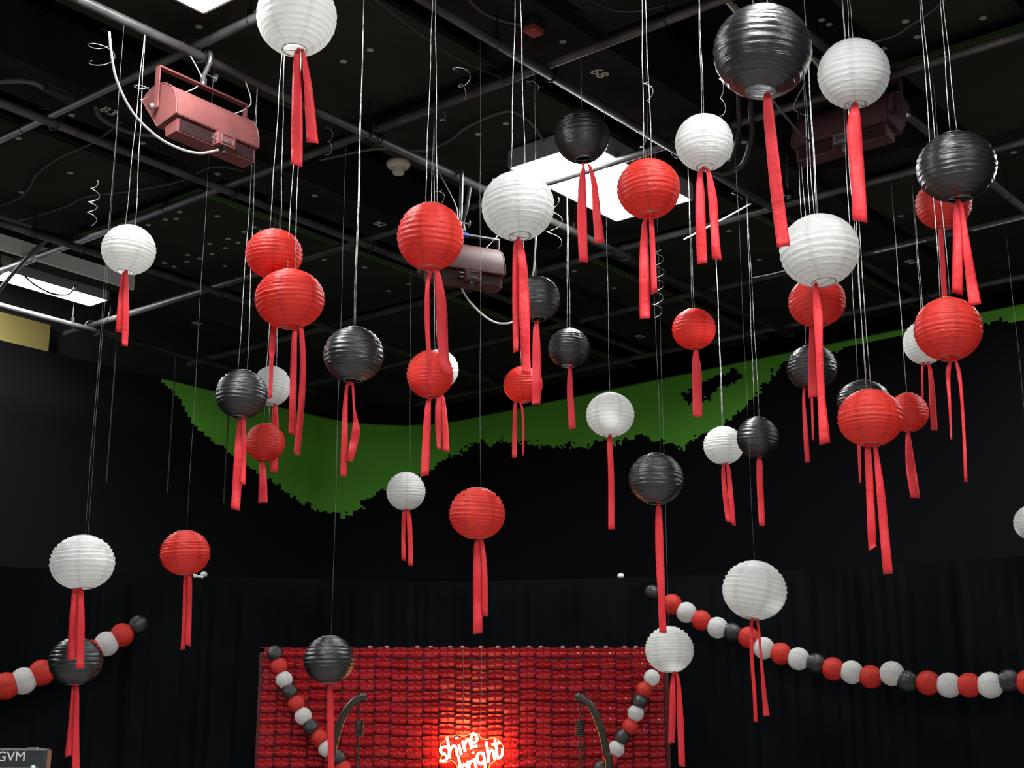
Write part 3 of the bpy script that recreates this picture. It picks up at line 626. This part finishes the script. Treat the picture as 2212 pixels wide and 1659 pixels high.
 ('white', 1630, 1275, 137, 124, .30, 'large tilted white paper lantern in front of the curtain at right', [rb((1336, 1622, 1627), (1360, 1619, 1627), (1420, 1620, 1628), (1500, 1626, 1634), (1560, 1628, 1560, 1637)), rb((1336, 1629, 1634), (1350, 1635, 1641), (1420, 1641, 1647), (1500, 1646, 1656), (1547, 1649, 1546, 1663))]),
 ('white', 1446, 1403, 104, 98, .25, 'white paper lantern at the top right corner of the red backdrop', [rb((1450, 1454, 1459), (1475, 1448, 1459), (1530, 1446, 1460), (1606, 1443, 1605, 1458)), rb((1450, 1458, 1462), (1475, 1461, 1470), (1560, 1463, 1477), (1654, 1466, 1657, 1480))]),
 ('black', 711, 1425, 109, 100, .25, 'black paper lantern at the top left of the red backdrop', [rb((1474, 710, 716), (1490, 707, 719), (1560, 707, 722), (1640, 708, 722), (1740, 708, 722))]),
 ('white', 2232, 1129, 78, 72, .25, 'white paper lantern cut off by the right edge', [rb((1164, 2228, 2234), (1180, 2224, 2238), (1280, 2224, 2240))]),
]
POS = []
for i, (col, cx, cy, wd, ht, nom, label, ribs) in enumerate(LANT):
    r = snap(cx, cy, wd, nom); c = atD(cx, cy, r); D = wd*r/F
    # height of the body from its outline, allowing for the view from below
    el = math.asin((c.z-EYE)/r); hh = ht*r/F
    POS.append((c, D))
    root = empty('paper_lantern', c-UP*hh*.5)
    tag(root, label, 'lantern', G)
    tilt = Matrix.Rotation(R(random.uniform(-5, 5)), 4, 'X') @ Matrix.Rotation(R(random.uniform(-5, 5)), 4, 'Y')
    if cx == 1630: tilt = Matrix.Rotation(R(12), 4, 'Y')
    spin = Matrix.Rotation(random.uniform(0, 6.28), 4, 'Z')
    S = Matrix.Diagonal((D/2, D/2, hh/2/math.cos(.12), 1))
    mw = Matrix.Translation(c) @ tilt @ S @ spin
    placed('paper_shade', SH[col, i % 3], mw, root)
    placed('wire_frame', WIRE, mw, root)
    low = cy > 980
    rs = .0007 if low else .0017
    top = min((EYE+HG+.03) if abs(r-nom*F/wd) > 1e-6 else (EYE+HP), 99)
    zt = c.z+hh*.46
    lat = Vector((c.y, -c.x, 0)).normalized()
    for s in ((-1, 1) if not low else (1,)):
        ln = top-zt; pts = []
        for k in range(9):
            t = k/8; pts.append(Vector((c.x, c.y, zt+ln*t))+lat*s*D*.10*(1-t)*(.5+.5*math.cos(i))+lat*.002*math.sin(k*2+i))
        MB().tube(pts, rs, 5).build('hanging_string', 'thin_thread' if low else 'string_silver', root, True)
    nrm = Vector((c.x, c.y, 0)).normalized()
    for k, rw in enumerate(ribs):
        off = c-nrm*(.0+.012*k)
        P = lambda x, y: onPlane(x, y, off, nrm)
        me = ribbon_mesh(rw, P, i*7+k, .006)
        o = link('ribbon', me, root)
        sm = o.modifiers.new('thick', 'SOLIDIFY'); sm.thickness = .0008
    # knot of the ribbon at the opening
    y0, x0, y1, x1 = ribs[0][0]
    kn = onPlane((x0+x1)/2+1, y0+2, c, nrm)
    MB().lathe(kn, UP, [(0, -.012), (.007, -.008), (.009, 0), (.006, .008), (0, .012)], 8).build('knot', 'ribbon_red', root, True)
# curls of leftover ribbon at the knots: each belongs to the nearest string
CURLS = [(218, 112, 26, 60, 1.6), (310, 195, 18, 30, 1.2), (1000, 175, 22, 70, 1.8), (712, 305, 14, 60, 2), (958, 255, 12, 20, 1.2), (1148, 175, 14, 34, 1.3), (1198, 480, 16, 110, 2.2), (1420, 612, 14, 160, 5.5), (1402, 200, 12, 60, 1.5), (1388, 310, 16, 60, 1.7), (1560, 215, 12, 90, 2), (1590, 410, 12, 50, 1.2), (204, 420, 10, 60, 2), (200, 465, 10, 40, 1.2), (953, 420, 14, 30, 1)]
roots = [o for o in C.objects if o.name.startswith('paper_lantern')]
for k, (x, y, rw, hg, turns) in enumerate(CURLS):
    def dist(i):
        c = POS[i][0]; q = Vector((c.x, c.y, 0)); best = 1e9
        for z in np.linspace(c.z, EYE+HG, 12):
            px, py = proj(Vector((c.x, c.y, z))); best = min(best, math.hypot(px-x, py-y))
        return best
    i = min(range(len(POS)), key=dist); c = POS[i][0]
    nrm = Vector((c.x, c.y, 0)).normalized(); cc = onPlane(x, y, c, nrm); s = (cc-O).length/F
    n = int(turns*14); pts = []; lat = Vector((nrm.y, -nrm.x, 0))
    for j in range(n+1):
        t = j/n; ang = t*turns*2*math.pi+k
        pts.append(cc+UP*(.5-t)*hg*s+lat*math.cos(ang)*rw*s*(.7+.4*math.sin(k+t*3))+nrm*math.sin(ang)*rw*s)
    MB().tube(pts, .0017, 5).build('string_curl', 'string_silver', roots[i], True)
# ------------------------------------------------------------------ curtains and their uprights
ctop = [atH(x, y, 1.15) for x, y in [(-420, 1180), (0, 1222), (430, 1246), (1030, 1252), (1480, 1245), (1900, 1222), (2212, 1200), (2700, 1150)]]
cfit = np.polyfit([p.x for p in ctop[1:-1]], [p.y for p in ctop[1:-1]], 3)
def cy_(x):
    x2 = max(-3.6, min(3.4, x)); y = float(np.polyval(cfit, x2)); d = float(np.polyval(np.polyder(cfit), x2))
    return y+d*(x-x2)
def onCurtain(px, py, off=.0):
    d = ray(px, py); t = 8.5
    for _ in range(30): t = (cy_(t*d.x)-off)/d.y
    return O+d*t
ZT = EYE+1.15
def curtain(x0, x1, label, seed):
    rnd = random.Random(seed); n = int((x1-x0)/.012); vs = []; fs = []
    zz = [.01, .6, 1.2, 1.7, 2.1, 2.4, 2.6, ZT-.05, ZT-.045, ZT]
    for i in range(n+1):
        x = x0+(x1-x0)*i/n; y = cy_(x); sl = (cy_(x+.01)-cy_(x-.01))/.02
        nr = Vector((sl, -1, 0)).normalized()
        f = noise.noise(Vector((x*7, seed, 0)))*.05+noise.noise(Vector((x*19, seed, 3)))*.026+noise.noise(Vector((x*45, seed, 7)))*.008
        for z in zz:
            k = .3 if z > ZT-.06 else 1.0
            vs.append(Vector((x, y, z))+nr*(f*k*(1+.15*noise.noise(Vector((x*5, z*2, seed)))))+nr*.0)
    m = len(zz)
    for i in range(n):
        for j in range(m-1): fs.append((i*m+j, (i+1)*m+j, (i+1)*m+j+1, i*m+j+1))
    root = empty('black_curtain', Vector(((x0+x1)/2, cy_((x0+x1)/2), 0)))
    tag(root, label, 'curtain', 'black drapes below the wall')
    o = link('drape', mesh('drape', vs, fs, 'velvet', True), root)
    rod = MB(); rod.tube([Vector((x0+(x1-x0)*i/20, cy_(x0+(x1-x0)*i/20)+.09, ZT-.025)) for i in range(21)], .016, 8); rod.build('curtain_rod', 'pipe_steel', root, True)
X1 = onCurtain(437, 1250).x; X2 = onCurtain(1342, 1250).x
curtain(-5.2, X1, 'black velvet curtain at the left behind the paper garland', 1)
curtain(X1, X2, 'black velvet curtain in the middle behind the red backdrop', 2)
curtain(X2, 5.2, 'black velvet curtain at the right behind the long garland', 3)
for px, lab in ((437, 'white knobbed curtain upright left of the red backdrop'), (1342, 'white knobbed curtain upright above the right side of the red backdrop')):
    q = onCurtain(px, 1250); x = q.x; y = cy_(x)-.0
    root = empty('curtain_upright', Vector((x, y+.05, 0))); tag(root, lab, 'pole', 'curtain uprights')
    MB().tube([Vector((x, y+.13, 0)), Vector((x, y+.13, ZT-.02))], .018, 10).build('pole', 'pipe_steel', root, True)
    k = MB().lathe(Vector((x, y+.04, ZT+.0)), UP, [(.006, -.03), (.007, 0), (.019, .006), (.022, .018), (.016, .03), (0, .034)], 14)
    if px == 437: k.lathe(Vector((x, y+.0, ZT-.005)), Vector((-1, -.3, .12)), [(.008, -.005), (.008, .03), (.012, .04), (.012, .055), (0, .058)], 10)
    k.build('knob', 'knob_white', root, True)
# ------------------------------------------------------------------ garlands
SHG = {}
for ci, col in enumerate(('red', 'white', 'black')):
    me = shade_mesh(77+ci, cols=32, bands=13, sub=4, detail=.45, theta=.2); me.materials.append(M[col+'_paper']); SHG[col] = me
CN = {'r': 'red', 'w': 'white', 'b': 'black'}
def garland(name, label, balls, P, along=True):
    pts = [P(x, y) for _, x, y, _ in balls]
    root = empty('lantern_garland', pts[0]); tag(root, label, 'garland', 'garlands of small paper lanterns')
    for i, (c, x, y, d) in enumerate(balls):
        p = pts[i]; t = (pts[min(i+1, len(pts)-1)]-pts[max(i-1, 0)]).normalized()
        r = d*(p-O).length/F/2
        q = UP.rotation_difference(t).to_matrix().to_4x4()
        ex = Matrix.Rotation(random.uniform(-.15, .15), 4, 'X')
        placed('small_lantern', SHG[CN[c]], Matrix.Translation(p) @ ex @ q @ Matrix.Rotation(random.uniform(0, 6), 4, 'Z') @ Matrix.Diagonal((r, r, r*1.0, 1)), root)
    MB().tube(pts, .0015, 5).build('garland_string', 'thin_thread', root)
gr = [('b', 1409, 1280, 33), ('r', 1452, 1305, 43), ('w', 1483, 1323, 44), ('r', 1515, 1340, 43), ('w', 1550, 1356, 45), ('b', 1582, 1366, 41), ('r', 1617, 1377, 45), ('w', 1650, 1400, 46), ('r', 1687, 1412, 46), ('w', 1725, 1423, 47), ('b', 1763, 1433, 43), ('r', 1800, 1445, 48), ('w', 1840, 1452, 48), ('r', 1881, 1462, 48), ('w', 1927, 1455, 51), ('b', 1961, 1472, 46), ('r', 2005, 1475, 50), ('w', 2050, 1480, 51), ('r', 2094, 1480, 50), ('w', 2139, 1480, 53), ('b', 2181, 1470, 47), ('r', 2222, 1474, 51), ('w', 2266, 1466, 52), ('r', 2310, 1455, 52)]
garland('g', 'long garland sagging across the right curtain', gr, lambda x, y: onCurtain(x, y, .16))
gl = [('b', 298, 1350, 40), ('r', 263, 1372, 49), ('w', 230, 1391, 51), ('r', 199, 1408, 49), ('w', 168, 1425, 50), ('b', 132, 1438, 48), ('r', 90, 1453, 53), ('w', 50, 1471, 54), ('r', 12, 1482, 55), ('b', -30, 1488, 50), ('w', -75, 1490, 54)]
garland('g', 'garland on the left curtain passing behind a black lantern', gl, lambda x, y: onCurtain(x, y, .16))
YB = 8.50
g1 = [('b', 594, 1412, 34), ('r', 603, 1439, 35), ('w', 614, 1468, 35), ('b', 626, 1494, 34), ('r', 640, 1520, 35), ('w', 655, 1547, 36), ('b', 671, 1571, 34), ('r', 690, 1594, 35), ('w', 706, 1617, 35), ('b', 731, 1637, 34), ('r', 741, 1661, 35), ('w', 758, 1686, 35)]
garland('g', 'short garland down the left side of the red backdrop', g1, lambda x, y: atY(x, y, YB-.12))
g2 = [('w', 1408, 1464, 34), ('r', 1391, 1490, 34), ('b', 1382, 1515, 34), ('w', 1373, 1541, 35), ('r', 1361, 1570, 34), ('b', 1344, 1592, 34), ('w', 1331, 1618, 35), ('r', 1317, 1641, 34), ('b', 1297, 1660, 34), ('w', 1282, 1684, 35)]
garland('g', 'short garland down the right side of the red backdrop', g2, lambda x, y: atY(x, y, YB-.12))
# ------------------------------------------------------------------ red sequin backdrop
XL = atY(571, 1410, YB).x; XR = atY(1432, 1410, YB).x; ZB = atY(1000, 1397, YB).z
NC = 25; WC = (XR-XL)/NC; PI_ = .0625
root = empty('sequin_backdrop', Vector(((XL+XR)/2, YB, 0))); tag(root, 'red backdrop of folded sequin tiles behind the glowing sign', 'backdrop')
MB().box(XL, XR, YB+.002, YB+.014, .05, ZB-.01).build('backing_sheet', 'backdrop_mesh', root)
fr = MB(); fr.box(XL-.03, XL-.005, YB+.02, YB+.045, 0, ZB); fr.box(XR+.005, XR+.03, YB+.02, YB+.045, 0, ZB); fr.box(XL-.03, XR+.03, YB+.02, YB+.045, ZB-.03, ZB-.005); fr.build('frame', 'backdrop_mesh', root)
def sequin_parts(seed, w=1.0):
    rnd = random.Random(seed); xs = [-.49, -.40, -.22, -.07, -.012, .012, .07, .22, .40, .49]
    vs = []; wv = WC*.985; p = PI_*1.02
    pk = rnd.uniform(.10, .2); tl = rnd.uniform(-.15, .15); out = rnd.uniform(.85, 1.25)
    for k in range(4):
        for x in xs:
            cr = max(0, (abs(x)-.36)/.13)**1.6
            peak = max(0, 1-abs(x-.0)/.16)*pk*1.5+max(0, (x-.30)/.19)*pk*.6+max(0, (-.30-x)/.19)*.02
            lobe = .16*(1-((abs(x)-.24)/.24)**2)
            if k == 0: z = -.02-.20*cr; y = .020
            elif k == 1: z = -.40+peak; y = .004
            elif k == 2: z = -.55+tl*x*.25-lobe*.1; y = .026*out*(1-.25*cr)
            else: z = -.95+.24*cr; y = .004*out
            if abs(x) < .02 and k == 2: y *= .6
            vs.append(Vector((x*wv, -y, z*p)))
    n = len(xs); fs = []
    for k in range(3):
        for i in range(n-1):
            if i == 4 and k == 1: continue
            fs.append((k*n+i, (k+1)*n+i, (k+1)*n+i+1, k*n+i+1))
    return vs, fs
SQ = []
for k in range(5):
    v, f = sequin_parts(k); SQ.append(mesh('sequin', v, f, 'sequin_red'))
rest = MB(); cnt = 0
GAP = {8: .0045, 14: .003, 9: -.002}
for c in range(NC):
    xo = XL+WC*(c+.5); jo = random.uniform(-.15, .1)*PI_ if c not in (13, 15) else -.2*PI_
    for r in range(36):
        z = ZB-.004-r*PI_+(jo if r else 0)
        if z-PI_ < .06: break
        x = xo+random.uniform(-.002, .002)+(-.0011*r*(1-c/8) if c < 8 else 0)
        y = YB-random.uniform(0, .003)
        rot = Matrix.Rotation(random.gauss(0, .05), 4, 'X') @ Matrix.Rotation(random.gauss(0, .04), 4, 'Y') @ Matrix.Rotation(random.gauss(0, .06), 4, 'Z')
        mw = Matrix.Translation((x, y, z)) @ rot
        if r < 12: placed('sequin', SQ[random.randrange(5)], mw, root)
        else:
            v, f = sequin_parts(random.randrange(5)); rest.add([mw @ q for q in v], f)
o = rest.build('sequin_rows', 'sequin_red', root); o['kind'] = 'stuff'
for c in range(NC):
    if random.random() < .8: 
        x = XL+WC*(c+.5)+random.uniform(-.02, .02); MB().box(x-.010, x+.010, YB-.012, YB+.02, ZB-.008, ZB+.003).build('clip', 'clip', root)
# ------------------------------------------------------------------ neon sign "shine bright"
YS = YB-.10
S = lambda pts: [atY(x, y, YS) for x, y in pts]
root = empty('neon_sign', atY(1020, 1690, YS)); tag(root, 'glowing warm neon sign reading shine bright', 'sign')
def stroke_word(letters, nm):
    m = MB()
    for st_ in letters: m.tube(spline(S(st_), 3), .0078, 6)
    return m.build(nm, 'neon', root, True)
shine = [
 [(971, 1618), (962, 1613), (952, 1617), (953, 1625), (962, 1630), (966, 1637), (960, 1643), (950, 1643)],
 [(966, 1594), (969, 1612), (972, 1638)], [(971, 1626), (976, 1614), (983, 1612), (986, 1620), (988, 1632)],
 [(991, 1608), (994, 1620), (997, 1630)], [(986, 1592), (987, 1596)],
 [(999, 1600), (1002, 1614), (1005, 1624)], [(1003, 1612), (1007, 1600), (1013, 1598), (1016, 1606), (1018, 1618)],
 [(1019, 1606), (1028, 1602), (1031, 1594), (1025, 1586), (1018, 1590), (1018, 1604), (1023, 1613), (1031, 1611)]]
bright = [
 [(990, 1632), (993, 1650), (996, 1676)], [(995, 1664), (1001, 1652), (1008, 1656), (1009, 1668), (1003, 1677), (997, 1675)],
 [(1010, 1644), (1013, 1656), (1015, 1668)], [(1013, 1654), (1016, 1646), (1022, 1643)],
 [(1024, 1638), (1027, 1650), (1029, 1662)], [(1021, 1624), (1022, 1628)],
 [(1044, 1630), (1037, 1626), (1031, 1632), (1032, 1644), (1038, 1650), (1044, 1645)], [(1044, 1626), (1047, 1644), (1048, 1664), (1042, 1674), (1034, 1670)],
 [(1050, 1602), (1053, 1620), (1056, 1648)], [(1055, 1634), (1059, 1622), (1065, 1622), (1067, 1632), (1069, 1642)],
 [(1069, 1598), (1072, 1616), (1074, 1632), (1078, 1637), (1085, 1630), (1085, 1616)], [(1062, 1608), (1072, 1607), (1081, 1603)]]
stroke_word(shine, 'word_shine'); stroke_word(bright, 'word_bright')
outl = S([(950, 1608), (960, 1600), (963, 1590), (975, 1592), (985, 1587), (1000, 1590), (1010, 1588), (1022, 1581), (1034, 1586), (1040, 1596), (1052, 1597), (1068, 1593), (1080, 1601), (1087, 1612), (1086, 1630), (1070, 1642), (1058, 1652), (1050, 1680), (1000, 1684), (984, 1650), (976, 1642), (960, 1648), (948, 1645), (956, 1628)])
ol = MB(); ol.tube([p+Vector((0, .022, 0)) for p in outl], .0012, 5, closed=True); ol.build('outline_edge', 'acrylic', root)
ws = MB()
for x0, y0, x1 in ((997, 1592, 1001), (1036, 1590, 1040)): ws.tube([atY(x0, y0, YS+.03), atY(x1, 1500, YS+.06), atY(x1, 1397, YB-.03)], .0011, 5)
ws.build('hanging_wire', 'wire', root)
# ------------------------------------------------------------------ hanging chair stands
def stand(arc, hx, side, label):
    Y = 7.7
    P = lambda q: atY(q[0], q[1], Y)
    pts = [P(q) for q in arc]; foot = pts[0]
    lower = [Vector((foot.x+side*.02, Y, 1.1)), Vector((foot.x+side*.12, Y, .55)), Vector((foot.x+side*.24, Y, .12)), Vector((foot.x+side*.30, Y, .03))]
    root = empty('chair_stand', lower[-1]); tag(root, label, 'stand', 'hanging chair stands by the backdrop')
    MB().tube(spline(list(reversed(lower))+pts, 6), .020, 12).build('curved_pole', 'stand_bronze', root, True)
    tip = pts[-1]
    MB().lathe(tip, (pts[-1]-pts[-2]), [(.020, -.01), (.0235, 0), (.0235, .014), (.016, .022), (0, .024)], 14).build('end_cap', 'stand_bronze', root, True)
    bs = MB()
    for a in range(4):
        d = Vector((math.cos(a*1.57+.6), math.sin(a*1.57+.6), 0)); bs.tube([Vector((lower[-1].x, Y, .03)), Vector((lower[-1].x, Y, .03))+d*.3], .018, 8)
    bs.build('base', 'stand_bronze', root)
    x = P((hx, 1520)).x; z = lambda y: P((hx, y)).z
    hk = MB(); hk.tube([Vector((x, Y, tip.z)), Vector((x, Y, z(1538)))], .005, 8); hk.tube([Vector((x, Y, z(1538)))+Vector((.006*math.sin(t), 0, -.012*t)) for t in np.linspace(0, 4, 10)], .004, 6); hk.build('hook', 'stand_bronze', root, True)
    sp = MB(); z0, z1 = z(1556), z(1590); n = 84
    sp.tube([Vector((x+.020*math.cos(t*7*2*math.pi), Y+.020*math.sin(t*7*2*math.pi), z0+(z1-z0)*t)) for t in np.linspace(0, 1, n)], .0045, 6); sp.build('spring', 'stand_bronze', root, True)
    zz = z(1592); k = 0
    while zz > 1.40:
        rx = Vector((1, 0, 0)) if k % 2 else Vector((0, 1, 0))
        l = MB(); l.tube([Vector((x, Y, zz-.020))+rx*.009*math.cos(t)+UP*.024*math.sin(t) for t in np.linspace(0, 2*math.pi, 13)[:-1]], .0036, 6, closed=True); l.build('chain_link', 'stand_bronze', root, True)
        zz -= .036; k += 1
stand([(714, 1659), (718, 1625), (728, 1582), (742, 1545), (758, 1522), (773, 1510), (784, 1506)], 777, 1, 'curved bronze hanging chair stand at the left of the sign')
stand([(1316, 1659), (1310, 1625), (1300, 1580), (1287, 1545), (1274, 1522), (1262, 1511), (1251, 1507)], 1252, -1, 'curved bronze hanging chair stand at the right of the sign')
# ------------------------------------------------------------------ LED panel light
Yl = 4.4
p = lambda x, y: atY(x, y, Yl)
x1 = p(101, 1630).x; x0 = x1-.30; zt = p(60, 1617).z
root = empty('led_panel_light', Vector(((x0+x1)/2, Yl, 0))); tag(root, 'black LED panel light with white letters at the lower left corner', 'studio light')
bd = MB(); bd.box(x0, x1, Yl, Yl+.05, zt-.30, zt); bo = bd.build('housing', 'led_body', root)
bv = bo.modifiers.new('bevel', 'BEVEL'); bv.width = .006; bv.segments = 2
rm = MB(); rm.box(x0+.004, x1-.004, Yl-.001, Yl+.004, zt-.006, zt-.002); rm.build('top_rim', 'led_rim', root)
ins = MB(); ins.box(x0+.02, x1-.022, Yl-.003, Yl+.002, zt-.26, zt-.056); io = ins.build('control_panel', 'lens_black', root)
MB().box(x0+.018, x1-.022, Yl-.004, Yl, zt-.057, zt-.0545).build('panel_edge', 'led_rim', io)
MB().lathe(p(73, 1658)+Vector((0, -.003, 0)), Vector((0, -1, 0)), [(0.006, -.004), (.0065, .008), (.005, .011), (0, .012)], 12).build('control_knob', 'knob_white', io, True)
MB().box(p(57, 1614).x, p(76, 1614).x, Yl+.01, Yl+.03, zt, zt+.004).build('handle_pad', 'led_rim', root)
tm = text_mesh('brand_lettering', 'GVM', .042, 'print_white', .0008)
q = p(24, 1635); placed('brand_lettering', tm, Matrix.Translation(Vector((q.x, Yl-.0012, q.z))) @ Matrix.Rotation(R(90), 4, 'X') @ Matrix.Diagonal((.98, .95, 1, 1)), root)
yk = MB(); yk.tube([Vector((x0-.02, Yl+.025, zt-.15)), Vector((x0-.02, Yl+.025, zt-.33)), Vector((x1+.02, Yl+.025, zt-.33)), Vector((x1+.02, Yl+.025, zt-.15))], .007, 8); yk.build('yoke', 'led_body', root)
xc = (x0+x1)/2
MB().tube([Vector((xc, Yl+.025, .35)), Vector((xc, Yl+.025, zt-.33))], .014, 10).build('stand_pole', 'led_body', root)
for a in range(3):
    d = Vector((math.cos(a*2.094+.5), math.sin(a*2.094+.5), 0)); MB().tube([Vector((xc, Yl+.025, .62)), Vector((xc, Yl+.025, .012))+d*.45], .010, 8).build('leg', 'led_body', root)
